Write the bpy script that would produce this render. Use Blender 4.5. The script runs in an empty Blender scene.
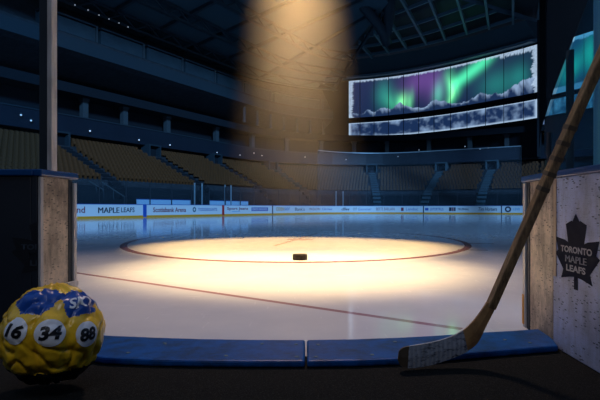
import bpy, bmesh, math, random
from mathutils import Vector, Matrix, noise
random.seed(7)
S = bpy.context.scene
COL = S.collection
HC, F = 0.88, 500.0          # eye height, focal length in pixels (600 wide)

# ------------------------------------------------------------------ helpers
def at(px, py, d):
    return Vector(((px - 300) / F * d, d, HC + (208 - py) / F * d))

class MB:
    def __init__(s): s.v, s.f = [], []
    def add(s, vs, fs):
        o = len(s.v); s.v += [tuple(p) for p in vs]; s.f += [tuple(i + o for i in f) for f in fs]; return s
    def box(s, x0, x1, y0, y1, z0, z1, M=None):
        vs = [Vector((x, y, z)) for z in (z0, z1) for y in (y0, y1) for x in (x0, x1)]
        if M is not None: vs = [M @ p for p in vs]
        return s.add(vs, [(0, 2, 3, 1), (4, 5, 7, 6), (0, 1, 5, 4), (1, 3, 7, 5), (3, 2, 6, 7), (2, 0, 4, 6)])
    def prism(s, poly, off):
        """solid between a polygon (3D points) and the same polygon moved by off"""
        n = len(poly); off = Vector(off)
        vs = [Vector(p) for p in poly] + [Vector(p) + off for p in poly]
        fs = [tuple(range(n))[::-1], tuple(range(n, 2 * n))] + [(i, (i + 1) % n, n + (i + 1) % n, n + i) for i in range(n)]
        return s.add(vs, fs)
    def tube(s, pts, r, n=8, rs=None):
        pts = [Vector(p) for p in pts]; rings = []
        up = Vector((0, 0, 1))
        for i, p in enumerate(pts):
            t = (pts[min(i + 1, len(pts) - 1)] - pts[max(i - 1, 0)]).normalized()
            a = t.cross(up)
            if a.length < 1e-3: a = t.cross(Vector((1, 0, 0)))
            a.normalize(); b = t.cross(a).normalized()
            R = rs[i] if rs else r
            rings.append([p + (a * math.cos(2 * math.pi * k / n) + b * math.sin(2 * math.pi * k / n)) * R for k in range(n)])
        vs = [q for ring in rings for q in ring]
        fs = [(i * n + k, i * n + (k + 1) % n, (i + 1) * n + (k + 1) % n, (i + 1) * n + k) for i in range(len(pts) - 1) for k in range(n)]
        fs += [tuple(range(n))[::-1], tuple(range((len(pts) - 1) * n, len(pts) * n))]
        return s.add(vs, fs)
    def lathe(s, prof, c, n=32, M=None):
        vs = []; c = Vector(c)
        for r, z in prof:
            for k in range(n):
                a = 2 * math.pi * k / n; vs.append(c + Vector((r * math.cos(a), r * math.sin(a), z)))
        if M is not None: vs = [M @ p for p in vs]
        m = len(prof)
        fs = [(i * n + k, i * n + (k + 1) % n, (i + 1) * n + (k + 1) % n, (i + 1) * n + k) for i in range(m - 1) for k in range(n)]
        fs += [tuple(range(n))[::-1], tuple(range((m - 1) * n, m * n))]
        return s.add(vs, fs)
    def mesh(s, name, fix=True):
        me = bpy.data.meshes.new(name); me.from_pydata(s.v, [], s.f); me.update()
        if fix:
            bm = bmesh.new(); bm.from_mesh(me); bmesh.ops.recalc_face_normals(bm, faces=bm.faces); bm.to_mesh(me); bm.free()
        return me

def obj(name, me, mat=None, parent=None, smooth=False, bevel=0, loc=None):
    if isinstance(me, MB): me = me.mesh(name)
    o = bpy.data.objects.new(name, me); COL.objects.link(o)
    if mat: me.materials.clear(); me.materials.append(mat)
    if smooth: me.polygons.foreach_set('use_smooth', [True] * len(me.polygons))
    if bevel:
        b = o.modifiers.new('bevel', 'BEVEL'); b.width = bevel; b.segments = 2; b.limit_method = 'ANGLE'
    if parent: o.parent = parent
    if loc: o.location = loc
    return o

def tag(o, label, cat, group=None, kind=None):
    o['label'] = label; o['category'] = cat
    if group: o['group'] = group
    if kind: o['kind'] = kind
    return o

def empty(name, loc, label, cat, group=None):
    o = bpy.data.objects.new(name, None); COL.objects.link(o); o.empty_display_size = .1
    o.location = loc
    return tag(o, label, cat, group)

def part(name, mb, mat, root, **k):
    """a part modelled in world coordinates, parented to a root that only translates"""
    me = mb.mesh(name) if isinstance(mb, MB) else mb
    off = Vector((0, 0, 0)); p = root
    while p is not None: off += Vector(p.location); p = p.parent
    me.transform(Matrix.Translation(-off))
    return obj(name, me, mat, root, **k)

def struct(name, mb, mat, **k):
    o = obj(name, mb, mat, **k); o['kind'] = 'structure'; return o

ORD = ['', 'first', 'second', 'third', 'fourth', 'fifth', 'sixth', 'seventh', 'eighth', 'ninth', 'tenth', 'eleventh', 'twelfth']
def nth(n):
    if n < len(ORD): return ORD[n]
    return '%d%s' % (n, 'th' if 10 <= n % 100 <= 20 else {1: 'st', 2: 'nd', 3: 'rd'}.get(n % 10, 'th'))

# ------------------------------------------------------------------ materials
def mat(name, col, rough=.6, spec=.5, metal=0, emit=None, estr=0):
    m = bpy.data.materials.new(name); m.use_nodes = True
    b = m.node_tree.nodes['Principled BSDF']
    b.inputs['Base Color'].default_value = (*col, 1); b.inputs['Roughness'].default_value = rough
    b.inputs['Specular IOR Level'].default_value = spec; b.inputs['Metallic'].default_value = metal
    if emit: b.inputs['Emission Color'].default_value = (*emit, 1); b.inputs['Emission Strength'].default_value = estr
    return m

class NT:
    def __init__(s, m): s.t = m.node_tree; s.n = s.t.nodes; s.b = s.n['Principled BSDF']
    def new(s, typ, **k):
        n = s.n.new(typ)
        for a, v in k.items(): setattr(n, a, v)
        return n
    def link(s, a, b): s.t.links.new(a, b)
    def put(s, sock, v):
        if hasattr(v, 'is_linked'): s.link(v, sock)
        elif isinstance(v, (tuple, list)) and len(v) == 3 and sock.type == 'RGBA': sock.default_value = (*v, 1)
        else: sock.default_value = v
    def math(s, op, a, b=0.0, c=None):
        n = s.new('ShaderNodeMath', operation=op); s.put(n.inputs[0], a); s.put(n.inputs[1], b)
        if c is not None: s.put(n.inputs[2], c)
        return n.outputs[0]
    def mix(s, f, a, b):
        n = s.new('ShaderNodeMix', data_type='RGBA'); s.put(n.inputs[0], f); s.put(n.inputs[6], a); s.put(n.inputs[7], b)
        return n.outputs[2]
    def coord(s, out='Object', scale=(1, 1, 1)):
        t = s.new('ShaderNodeTexCoord'); m = s.new('ShaderNodeMapping'); m.inputs['Scale'].default_value = scale
        s.link(t.outputs[out], m.inputs[0]); return m.outputs[0]
    def noise(s, vec, scale, detail=4, rough=.6):
        n = s.new('ShaderNodeTexNoise'); s.link(vec, n.inputs['Vector'])
        n.inputs['Scale'].default_value = scale; n.inputs['Detail'].default_value = detail; n.inputs['Roughness'].default_value = rough
        return n.outputs['Fac']
    def ramp(s, v, lo, hi):
        n = s.new('ShaderNodeMapRange'); n.inputs[1].default_value = lo; n.inputs[2].default_value = hi; n.clamp = True
        s.put(n.inputs[0], v); return n.outputs[0]
    def bump(s, h, strength=.3, dist=.01):
        n = s.new('ShaderNodeBump'); n.inputs['Strength'].default_value = strength; n.inputs['Distance'].default_value = dist
        s.put(n.inputs['Height'], h); s.link(n.outputs[0], s.b.inputs['Normal'])
    def base(s, v): s.put(s.b.inputs['Base Color'], v)

def speckled(name, c1, c2, scale, lo=.4, hi=.6, rough=.6, bump=0, stretch=(1, 1, 1), spec=.5):
    m = mat(name, c1, rough, spec); t = NT(m); n = t.noise(t.coord(scale=stretch), scale)
    t.base(t.mix(t.ramp(n, lo, hi), c1, c2))
    if bump: t.bump(n, bump)
    return m

def scuffed(name, c, dirt, mark, seed=0., amount=.5):
    """painted board with grime and puck marks"""
    m = mat(name, c, .45, .35); t = NT(m); co = t.coord()
    n1 = t.noise(co, 3.5, 6, .7); col = t.mix(t.math('MULTIPLY', t.ramp(n1, .40, .64), amount), c, dirt)
    n2 = t.noise(t.coord(scale=(1, 1, .25)), 14, 5, .7); col = t.mix(t.math('MULTIPLY', t.ramp(n2, .47, .68), amount), col, dirt)
    v = t.new('ShaderNodeTexVoronoi'); t.link(t.coord(scale=(13, 13, 44)), v.inputs['Vector']); v.inputs['Scale'].default_value = 1.4
    sel = t.ramp(t.noise(co, 5, 2), .42, .50)
    mk = t.math('MULTIPLY', t.math('LESS_THAN', v.outputs['Distance'], .25), sel)
    col = t.mix(t.math('MULTIPLY', mk, .85), col, mark)
    # long thin scratches
    n3 = t.noise(t.coord(scale=(3, 3, 60)), 2.2, 3, .6)
    col = t.mix(t.math('MULTIPLY', t.math('LESS_THAN', t.math('ABSOLUTE', t.math('SUBTRACT', n3, .5)), .006), .5), col, mark)
    t.base(col); t.bump(n1, .08)
    return m

M = {}
M['rubber'] = speckled('black rubber floor', (.008, .009, .009), (.045, .047, .043), 160, .52, .72, .85, .5, (1, 1, 1), .08)
M['tier'] = speckled('dark concrete', (.012, .015, .020), (.022, .026, .034), 2, .4, .6, .85)
M['dark'] = mat('dark wall', (.008, .011, .016), .9, .2)
M['tarp'] = mat('dark blue lower tier', (.005, .010, .016), .8, .3)
M['fascia'] = speckled('navy fascia', (.003, .008, .018), (.004, .010, .021), .6, .4, .6, .5)
M['deck'] = speckled('blue grey fascia', (.012, .027, .038), (.018, .036, .048), .8, .4, .6, .7)
M['roof'] = mat('teal grey roof sheet', (.05, .085, .105), .8, .2)
M['rib'] = mat('blue grey steel', (.11, .18, .23), .5, .4)
M['truss'] = mat('dark steel', (.016, .028, .038), .6, .3)
M['column'] = mat('pale concrete column', (.03, .042, .05), .7)
M['seat'] = speckled('brown seat plastic', (.115, .040, .010), (.085, .031, .009), 3, .4, .6, .6)
M['stair'] = mat('pale concrete stairs', (.040, .070, .085), .8)
M['board'] = mat('white board', (.56, .58, .60), .35, .4)
M['yellow'] = mat('yellow kick plate', (.58, .25, .010), .5)
M['blue'] = mat('blue plastic', (.010, .07, .33), .4)
M['red'] = mat('red paint', (.40, .02, .02), .5)
M['navy'] = mat('navy paint', (.010, .016, .045), .5)
M['ad_red'] = mat('dark red lettering', (.20, .03, .05), .5)
M['ad_blue'] = mat('blue lettering', (.03, .09, .32), .5)
M['ad_teal'] = mat('teal lettering', (.01, .06, .09), .5)
M['ad_orange'] = mat('ochre lettering', (.42, .20, .03), .5)
M['ad_cyan'] = mat('cyan lettering', (.05, .30, .55), .5)
M['steel'] = speckled('worn steel', (.55, .53, .50), (.38, .35, .32), 18, .4, .65, .38, 0, (1, 1, .2))
M['stanchion'] = mat('aluminium post', (.30, .36, .40), .4, .5, .3)
M['dark_post'] = mat('dark steel post', (.018, .026, .034), .5, .3)
M['lamp'] = mat('lit lamp', (1, 1, 1), .5, .5, 0, (.75, .85, 1), 0.35)
M['warm_lamp'] = mat('lit warm lamp', (1, 1, 1), .5, .5, 0, (1, .85, .6), 0.5)
M['puck'] = speckled('black rubber puck', (.006, .005, .004), (.012, .010, .008), 60, .4, .6, .6, .2, (1, 1, 1), .2)

def glass_mat(name, tint, ior=1.3, haze=0.0):
    m = bpy.data.materials.new(name); m.use_nodes = True; t = m.node_tree; t.nodes.clear()
    out = t.nodes.new('ShaderNodeOutputMaterial'); tr = t.nodes.new('ShaderNodeBsdfTransparent'); tr.inputs[0].default_value = (*tint, 1)
    gl = t.nodes.new('ShaderNodeBsdfGlossy'); gl.inputs['Roughness'].default_value = .05
    fr = t.nodes.new('ShaderNodeFresnel'); fr.inputs[0].default_value = ior
    mx = t.nodes.new('ShaderNodeMixShader'); ge = t.nodes.new('ShaderNodeNewGeometry')
    mm = t.nodes.new('ShaderNodeMath'); mm.operation = 'MULTIPLY_ADD'; mm.inputs[1].default_value = -1; mm.inputs[2].default_value = 1; t.links.new(ge.outputs['Backfacing'], mm.inputs[0])
    m3 = t.nodes.new('ShaderNodeMath'); m3.operation = 'MULTIPLY'; t.links.new(mm.outputs[0], m3.inputs[0]); t.links.new(fr.outputs[0], m3.inputs[1]); t.links.new(m3.outputs[0], mx.inputs[0])
    t.links.new(tr.outputs[0], mx.inputs[1]); t.links.new(gl.outputs[0], mx.inputs[2])
    last = mx.outputs[0]
    if haze:
        df = t.nodes.new('ShaderNodeBsdfDiffuse'); df.inputs[0].default_value = (.35, .48, .58, 1)
        m2 = t.nodes.new('ShaderNodeMixShader'); m2.inputs[0].default_value = haze
        t.links.new(last, m2.inputs[1]); t.links.new(df.outputs[0], m2.inputs[2]); last = m2.outputs[0]
    t.links.new(last, out.inputs[0]); return m
M['glass'] = glass_mat('rink glass', (.90, .95, .97), 1.2, haze=.008)
M['near_glass'] = glass_mat('near rink glass', (.80, .92, .97), 1.15, haze=.008)
M['tint_glass'] = glass_mat('blue tinted rink glass', (.55, .85, .95), 1.15, haze=.012)
M['net'] = glass_mat('safety netting', (.93, .95, .97), 1.1, haze=.018)

# ------------------------------------------------------------------ rink plan
A = Vector((.5, .8660254)); R_ = Vector((.8660254, -.5))
VL, VR, U0, U1, RC = -35.3, 5.0, 8.0, 76.0, 12.0
SEG = [('l', U1 - RC - U0), ('c', RC * math.pi / 2), ('e', VR - VL - 2 * RC), ('c2', RC * math.pi / 2), ('r', 12.0)]
LTOT = sum(x[1] for x in SEG)
def plan(L, s=0.0):
    """point at arc length L on the rink edge, pushed outward by s; and the outward normal, the tangent"""
    k = SEG
    if L < k[0][1]: u, v, nu, nv = U0 + L, VL, 0, -1
    elif L < k[0][1] + k[1][1]:
        a = (L - k[0][1]) / RC; nu, nv = math.sin(a), -math.cos(a); u, v = U1 - RC + RC * nu, VL + RC + RC * nv
    elif L < k[0][1] + k[1][1] + k[2][1]: u, v, nu, nv = U1, VL + RC + L - k[0][1] - k[1][1], 1, 0
    elif L < sum(x[1] for x in k[:4]):
        a = (L - sum(x[1] for x in k[:3])) / RC; nu, nv = math.cos(a), math.sin(a); u, v = U1 - RC + RC * nu, VR - RC + RC * nv
    else: u, v, nu, nv = U1 - RC - (L - sum(x[1] for x in k[:4])), VR, 0, 1
    n = A * nu + R_ * nv
    return A * u + R_ * v + n * s, n
def P3(L, s, z):
    p, n = plan(L, s); return Vector((p.x, p.y, z))
def px_of(p): return 300 + p.x / p.y * F
def py_of(p): return 208 - (p.z - HC) / p.y * F
def L_at(px, s=0.0):
    lo, hi = 0.0, LTOT - 12
    for _ in range(50):
        m = (lo + hi) / 2; p, n = plan(m, s)
        if 300 + p.x / p.y * F < px: lo = m
        else: hi = m
    return lo
def Ls(L0, L1, step):
    n = max(1, int(math.ceil((L1 - L0) / step))); return [L0 + (L1 - L0) * i / n for i in range(n + 1)]
def sweep(prof, L0, L1, step=2.0, closed=True, mb=None):
    mb = mb or MB(); n = len(prof); ls = Ls(L0, L1, step)
    vs = [P3(L, s, z) for L in ls for s, z in prof]
    m = n if closed else n - 1
    fs = [(i * n + k, i * n + (k + 1) % n, (i + 1) * n + (k + 1) % n, (i + 1) * n + k) for i in range(len(ls) - 1) for k in range(m)]
    if closed: fs += [tuple(range(n))[::-1], tuple(range((len(ls) - 1) * n, len(ls) * n))]
    return mb.add(vs, fs)
def rect(s0, s1, z0, z1): return [(s0, z0), (s1, z0), (s1, z1), (s0, z1)]

# ------------------------------------------------------------------ text
def text_mesh(txt, size=1.0, thick=0.0, shear=0.0, extrude=0.0):
    cu = bpy.data.curves.new('lettering', 'FONT'); cu.body = txt; cu.size = size; cu.offset = 0 if 'M' in txt else thick; cu.shear = shear
    cu.align_x = 'CENTER'; cu.align_y = 'CENTER'; cu.resolution_u = 3; cu.extrude = extrude
    o = bpy.data.objects.new('lettering', cu); COL.objects.link(o)
    dg = bpy.context.evaluated_depsgraph_get(); dg.update()
    me = bpy.data.meshes.new_from_object(o.evaluated_get(dg))
    bpy.data.objects.remove(o); bpy.data.curves.remove(cu)
    b = bmesh.new(); b.from_mesh(me); bmesh.ops.remove_doubles(b, verts=b.verts, dist=1e-5); bmesh.ops.triangulate(b, faces=b.faces, ngon_method='EAR_CLIP')
    if 'M' in txt and thick:      # heavier strokes
        orig = b.faces[:]
        for dx in (-thick * .9, thick * .9):
            d_ = bmesh.ops.duplicate(b, geom=orig)
            bmesh.ops.translate(b, verts=[e for e in d_['geom'] if isinstance(e, bmesh.types.BMVert)], vec=(dx, 0, 0))
    b.to_mesh(me); b.free()
    xs = [v.co.x for v in me.vertices]; ys = [v.co.y for v in me.vertices]
    cx, cy = (min(xs) + max(xs)) / 2, (min(ys) + max(ys)) / 2
    for v in me.vertices: v.co.x -= cx; v.co.y -= cy
    me['w'] = max(xs) - min(xs); me['h'] = max(ys) - min(ys)
    return me
def fit(me, w, h):
    sx, sy = w / me['w'], h / me['h']
    for v in me.vertices: v.co.x *= sx; v.co.y *= sy
    return me

# ------------------------------------------------------------------ ice and floor
def ice_material():
    m = mat('ice', (.74, .77, .82), .16, .5); t = NT(m)
    tc = t.new('ShaderNodeTexCoord'); sp = t.new('ShaderNodeSeparateXYZ'); t.link(tc.outputs['Object'], sp.inputs[0])
    x, y = sp.outputs[0], sp.outputs[1]
    def dist(cx, cy):
        dx = t.math('SUBTRACT', x, cx); dy = t.math('SUBTRACT', y, cy)
        return t.math('SQRT', t.math('ADD', t.math('MULTIPLY', dx, dx), t.math('MULTIPLY', dy, dy)))
    ex = t.math('DIVIDE', t.math('SUBTRACT', x, -.10), 4.40); ey = t.math('DIVIDE', t.math('SUBTRACT', y, 14.1), 6.0)
    er = t.math('SQRT', t.math('ADD', t.math('MULTIPLY', ex, ex), t.math('MULTIPLY', ey, ey)))
    ring = t.math('LESS_THAN', t.math('ABSOLUTE', t.math('SUBTRACT', er, 1.0)), .017)
    dot = t.math('LESS_THAN', dist(0, 14.0), .38)
    def seg(p, q, w):
        p, q = Vector(p), Vector(q); dr = (q - p).normalized(); ln = (q - p).length; nx, ny = -dr.y, dr.x
        a = t.math('ADD', t.math('MULTIPLY', x, nx), t.math('ADD', t.math('MULTIPLY', y, ny), -(p.x * nx + p.y * ny)))
        b = t.math('ADD', t.math('MULTIPLY', x, dr.x), t.math('ADD', t.math('MULTIPLY', y, dr.y), -(p.x * dr.x + p.y * dr.y)))
        k = t.math('LESS_THAN', t.math('ABSOLUTE', a), w)
        k = t.math('MULTIPLY', k, t.math('GREATER_THAN', b, 0)); return t.math('MULTIPLY', k, t.math('LESS_THAN', b, ln))
    g = lambda px, py: tuple(at(px, py, HC * F / (py - 208)).xy)
    line = seg(g(60, 270.5), g(462, 329), .04)
    h1, h2 = seg(g(466, 243.5), g(494, 243.8), .07), seg(g(458, 249.6), g(488, 250.2), .06)
    h3 = seg(g(274, 246), g(318, 233), .05)
    base = t.mix(t.ramp(t.noise(t.coord(), 1.2, 5), .35, .75), (.76, .79, .84), (.66, .70, .77))
    # skate scratches
    scr = None
    for sc, rot in (((2, 26, 1), .5), ((24, 2, 1), .3), ((1.5, 18, 1), -.6)):
        tcn = t.new('ShaderNodeMapping'); tcn.inputs['Scale'].default_value = sc; tcn.inputs['Rotation'].default_value = (0, 0, rot)
        t.link(tc.outputs['Object'], tcn.inputs[0])
        k = t.ramp(t.noise(tcn.outputs[0], 1.6, 3, .5), .66, .72); scr = k if scr is None else t.math('MAXIMUM', scr, k)
    base = t.mix(t.math('MULTIPLY', scr, .35), base, (.9, .92, .95))
    redm = t.math('MAXIMUM', t.math('MAXIMUM', h1, h2), ring)
    base = t.mix(t.math('MULTIPLY', redm, .85), base, (.20, .04, .05))
    base = t.mix(t.math('MULTIPLY', line, .72), base, (.28, .06, .08))
    base = t.mix(t.math('MULTIPLY', t.math('MAXIMUM', dot, h3), .45), base, (.40, .12, .06))
    t.base(base)
    rg = t.math('ADD', t.math('MULTIPLY', t.noise(t.coord(scale=(3, .8, 1)), 1.5, 4), .10), .03)
    t.link(t.math('ADD', rg, t.math('MULTIPLY', scr, .15)), t.b.inputs['Roughness'])
    t.bump(t.math('ADD', t.noise(t.coord(), .9, 3), t.math('MULTIPLY', scr, .15)), .02, .01)
    return m
mb = MB()
edge = [P3(L, .02, 0) for L in Ls(0, LTOT, 1.5)]
near_edge = [(3.0, 4.55, 0), (1.66, 3.66, 0), (1.58, 3.30, 0), (1.0, 3.06, 0), (.3, 2.96, 0), (-.6, 2.98, 0), (-1.2, 3.02, 0), (-1.68, 3.4, 0), (-2.6, 4.2, 0), (-7, 6.5, 0), (-20, 14, 0)]
pr, _ = plan(LTOT, .02)
edge += [Vector((A * 14 + R_ * 5.02).to_3d())] + [Vector(p) for p in near_edge]
mb.add(edge, [tuple(range(len(edge)))])
ice = struct('floor_ice', mb, ice_material()); ice['label'] = 'lit white ice with red face-off circle and red goal line'
ms = MB(); ms.add([(-6, -3, -.002), (6, -3, -.002), (6, 3.4, -.002), (-6, 3.4, -.002)], [(0, 1, 2, 3)])
struct('floor', ms, M['rubber'])
g0 = MB(); g0.add([(-110, -3, -.06), (110, -3, -.06), (110, 150, -.06), (-110, 150, -.06)], [(0, 1, 2, 3)])
struct('floor_concourse', g0, M['dark'])

# ------------------------------------------------------------------ far dasher boards
LC0, LC1 = SEG[0][1], SEG[0][1] + SEG[1][1]
BH = 1.20
sections = [('left side', 0, LC0), ('rounded corner', LC0, LC1), ('far end', LC1, sum(x[1] for x in SEG[:4]) + 8)]
broots = []
for nm, a, b in sections:
    p = P3((a + b) / 2, .1, 0)
    r = empty('dasher_boards', p, 'white rink boards with adverts along the %s of the ice' % nm, 'rink boards', 'dasher boards round the far ice')
    part('board_panel', sweep(rect(0, .16, 0, BH - .03), a, b, 1.0), M['board'], r)
    k = part('kick_plate', sweep(rect(-.02, 0.0, 0, .20), a, b, 1.0), M['yellow'], r); k['label'] = 'yellow kick plate'
    c = part('cap_rail', sweep(rect(-.02, .18, BH - .03, BH + .02), a, b, 1.0), M['ad_blue'], r); c['label'] = 'blue cap rail'
    broots.append(r)
def board_root(L): return broots[0] if L < LC0 else broots[1] if L < LC1 else broots[2]
def stripe(px0, px1, m, z0=.0, z1=BH - .03, name='stripe', out=-.022):
    a, b = L_at(px0), L_at(px1)
    return part(name, sweep(rect(out, .001, z0, z1), a, b, .5), m, board_root((a + b) / 2))
def advert(px0, px1, txt, m, z0=.50, z1=.95, thick=0.0, shear=0.0, name='advert_lettering', parent=None):
    a, b = L_at(px0), L_at(px1)
    me = fit(text_mesh(txt, 1.0, thick, shear), b - a, z1 - z0)
    for v in me.vertices: v.co = P3((a + b) / 2 + v.co.x, -.012, (z0 + z1) / 2 + v.co.y)
    return part(name, me, m, parent or board_root((a + b) / 2))
stripe(143, 146.5, M['blue'], .05, BH, 'blue_line_stripe'); stripe(222, 224.2, M['red'], .05, BH, 'centre_line_stripe')
for q in (272, 423, 501): stripe(q, q + 1, M['navy'], .05, BH, 'board_joint')
def patch(px0, px1, z0, z1, m): return stripe(px0, px1, m, z0, z1, 'advert_block', -.006)
advert(64, 85, 'brand', M['ad_red'], .48, 1.0, .012)
advert(98, 119.5, 'MAPLE', M['navy'], .46, .93, .03); advert(121, 134.5, 'LEAFS', M['navy'], .50, .93, .015)
advert(153, 186, 'Scotiabank Arena', M['ad_red'], .48, .94, .02)
def ring_ad(px, z, r, m):
    L = L_at(px); mbx = MB(); n = 20; vs = []
    for k in range(n):
        a_ = 2 * math.pi * k / n
        for q in (r, r * .5): vs.append(P3(L + q * math.cos(a_), -.012, z + q * math.sin(a_)))
    mbx.add(vs, [(2 * k, 2 * k + 1, (2 * k + 3) % (2 * n), (2 * k + 2) % (2 * n)) for k in range(n)])
    part('advert_ring', mbx, m, board_root(L))
ring_ad(194.3, .72, .26, M['ad_teal']); advert(198, 217, 'TODDBOUNTS', M['ad_blue'], .56, .88, .01)
advert(227, 237.5, 'Sport', M['ad_red'], .58, .98, .02); advert(238.5, 248, 'Jeans', M['ad_red'], .58, .98, .02); patch(232, 240, .44, .50, M['ad_cyan'])
patch(251.5, 268, .50, .95, M['ad_blue']); advert(252.5, 267, 'DICE DOODS', M['board'], .60, .86, .02)
advert(276, 284, 'ODEN', M['ad_orange'], .52, .98, .02); advert(284.5, 290, 'sor', M['ad_blue'], .55, .95)
advert(295, 304.5, "Bank's", M['navy'], .5, .96, .01); advert(309.5, 320, 'MAZADIN', M['ad_red'], .55, .9, .01); advert(322, 332, 'Citi-hae', M['ad_blue'], .55, .9, .01)
advert(341.5, 349.5, 'dlles', M['navy'], .5, .95, .02, .3); advert(353, 357, 'OIT', M['navy'], .5, .92); advert(358, 371.5, 'Gannmer', M['ad_blue'], .5, .92, 0, .2)
advert(376, 394.5, 'BERTE BARLAIN', M['ad_red'], .5, .95); patch(400, 404, .42, .95, M['ad_red']); advert(406, 418, 'Landuc', M['ad_blue'], .5, .95)
patch(425, 428.5, .5, .9, M['ad_blue']); advert(430, 443.5, 'EXPORTRUS', M['ad_blue'], .5, .9)
patch(449, 451.6, .42, .98, M['navy']); patch(452, 453.6, .42, .98, M['ad_red']); patch(454, 455.6, .42, .98, M['navy']); advert(457.5, 469, 'TRUSNIAL', M['navy'], .54, .88, .01)
advert(478.5, 497, 'Tim Horters', M['navy'], .46, .98, .01, .25); ring_ad(508, .7, .42, M['navy']); advert(513, 520, 'cave', M['ad_cyan'], .55, .9)

# ------------------------------------------------------------------ rink glass and stanchions (far)
GT = 3.25
Lg0, Lg1 = L_at(70), L_at(540)
npan = int((Lg1 - Lg0) / 2.75); w = (Lg1 - Lg0) / npan
for i in range(npan):
    a, b = Lg0 + i * w + .055, Lg0 + (i + 1) * w - .055
    p = P3((a + b) / 2, .085, BH + .02); g = sweep(rect(.075, .09, BH + .02, GT), a, b, 1.0); me = g.mesh('glass_pane'); me.transform(Matrix.Translation(-p))
    o = obj('glass_pane', me, M['glass'], loc=p)
    tag(o, 'clear glass pane standing on the far boards, %s from the left gate post' % nth(i + 1), 'glass', 'glass panes above the far boards')
for i in range(npan + 1):
    L = Lg0 + i * w; p = P3(L, .085, BH + .02); _, n = plan(L)
    ang = math.atan2(n.y, n.x); Mx = Matrix.Translation(p) @ Matrix.Rotation(ang, 4, 'Z')
    o = obj('stanchion', MB().box(-.03, .04, -.028, .028, 0, GT - BH, Mx.to_3x3().to_4x4()).box(-.015, .025, -.05, .05, -.0, .12, Mx.to_3x3().to_4x4()), M['dark_post'], loc=p)
    tag(o, 'thin grey post between glass panes, %s from the left gate post' % nth(i + 1), 'post', 'posts between the far glass panes')
k = 0
names = ['leftmost', 'second from left', 'third from left', 'fourth from left', 'fifth from left', 'sixth from left']
for q in (194.6, 202, 225, 231, 336, 343):
    L = L_at(q, .3); p = P3(L, .30, BH - .05); _, n = plan(L); Mx = Matrix.Rotation(math.atan2(n.y, n.x), 4, 'Z')
    o = obj('gate_stanchion', MB().box(-.05, .05, -.055, .055, 0, 2.35, Mx).box(-.08, .08, -.09, .09, -1.15, 0.0, Mx), M['stanchion'], loc=p)
    tag(o, 'pale metal post behind the far glass, %s of the six pale posts' % names[k], 'post', 'pale bench gate posts'); k += 1
# bench partitions behind the left boards
for i, (q0, q1, lab) in enumerate(((137, 191.5, 'long pale partition of the players bench above the left boards'), (210, 248, 'shorter pale bench partition above the boards near the red line'))):
    a, b = L_at(q0, .45), L_at(q1, .45)
    r = empty('bench_partition', P3((a + b) / 2, .5, 0), lab, 'partition', 'bench partitions')
    part('panel', sweep(rect(.42, .52, .02, 1.66), a, b, 1.0), mat('pale blue board', (.42, .55, .68), .5), r)
    part('top_rail', sweep(rect(.39, .55, 1.66, 1.72), a, b, 1.0), M['ad_blue'], r)

# ------------------------------------------------------------------ stands
NROW, S0, Z0, DS, DZ = 11, 4.5, 3.55, .86, .43
prof = [(1.3, 0), (1.3, 1.0)]
for i in range(4): prof += [(1.3 + .8 * i, 1.0 + .62 * (i + .2)), (1.3 + .8 * (i + 1), 1.0 + .62 * (i + .2))]
LEND = LTOT - 4
prof = [(1.3, -.05), (1.3, 1.0), (2.1, 1.0), (2.1, 1.7), (2.9, 1.7), (2.9, 2.35), (3.7, 2.35), (3.7, 2.95), (4.45, 2.95), (4.45, -.05)]
struct('lower_tier', sweep(prof, 0, LEND, 1.5), M['tarp'])
prof = [(4.45, -.05)]
for i in range(NROW): prof += [(S0 + DS * i, Z0 + DZ * i), (S0 + DS * (i + 1), Z0 + DZ * i)]
ST = S0 + DS * NROW; ZT = Z0 + DZ * NROW
prof += [(ST, ZT), (ST + 1.2, ZT), (ST + 1.2, -.05)]
struct('seating_tier', sweep(prof, 0, LEND, 1.5), M['tier'])
struct('wall_bowl', sweep(rect(ST + 1.2, ST + 1.5, -.05, 14.4), 0, LEND, 2), M['dark'])
struct('wall_left', sweep(rect(ST + 1.2, ST + 1.5, 14.4, 31.2), 0, L_at(332, 9), 2), M['dark'])

aisle_px = [113, 203, 262, 305, 376, 428, 483]
AISLES = [L_at(q, S0) for q in aisle_px]
def seat_shape(mb, M4, lod):
    mb.box(-.205, .205, .30, .35, .30, .64, M4); mb.box(-.165, .165, .30, .35, .64, .70, M4)   # backrest with a stepped round top
    mb.box(-.18, .18, .18, .29, .34, .60, M4)        # folded seat pan
    if lod:
        mb.box(-.25, -.225, .02, .36, 0, .56, M4); mb.box(.225, .25, .02, .36, 0, .56, M4)   # arm standards
        mb.box(-.255, -.215, -.02, .28, .56, .60, M4); mb.box(.215, .255, -.02, .28, .56, .60, M4)
    return mb
seat_me = seat_shape(MB(), None, True).mesh('folding_seat'); seat_me.materials.append(M['seat'])
spots = []
for i in range(NROW):
    s = S0 + DS * i + .30; z = Z0 + DZ * i
    # arrange seats at a constant 0.52 m pitch along this row
    L = 0.0
    while L < LEND - 1:
        p, n = plan(L, s); p2, _ = plan(L + .1, s); st = (p2 - p).length / .1
        q = 300 + p.x / p.y * F
        if p.y > 5 and -8 < q < 560 and not any(abs(L - a) * st < (1.45 if i >= NROW - 3 else .9) for a in AISLES):
            spots.append((p.y, i, L, Vector((p.x, p.y, z)), n))
        L += .52 / st
def smx(loc, n): return Matrix.Translation(loc) @ Matrix.Rotation(math.atan2(n.y, n.x) - math.pi / 2, 4, 'Z')
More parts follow.
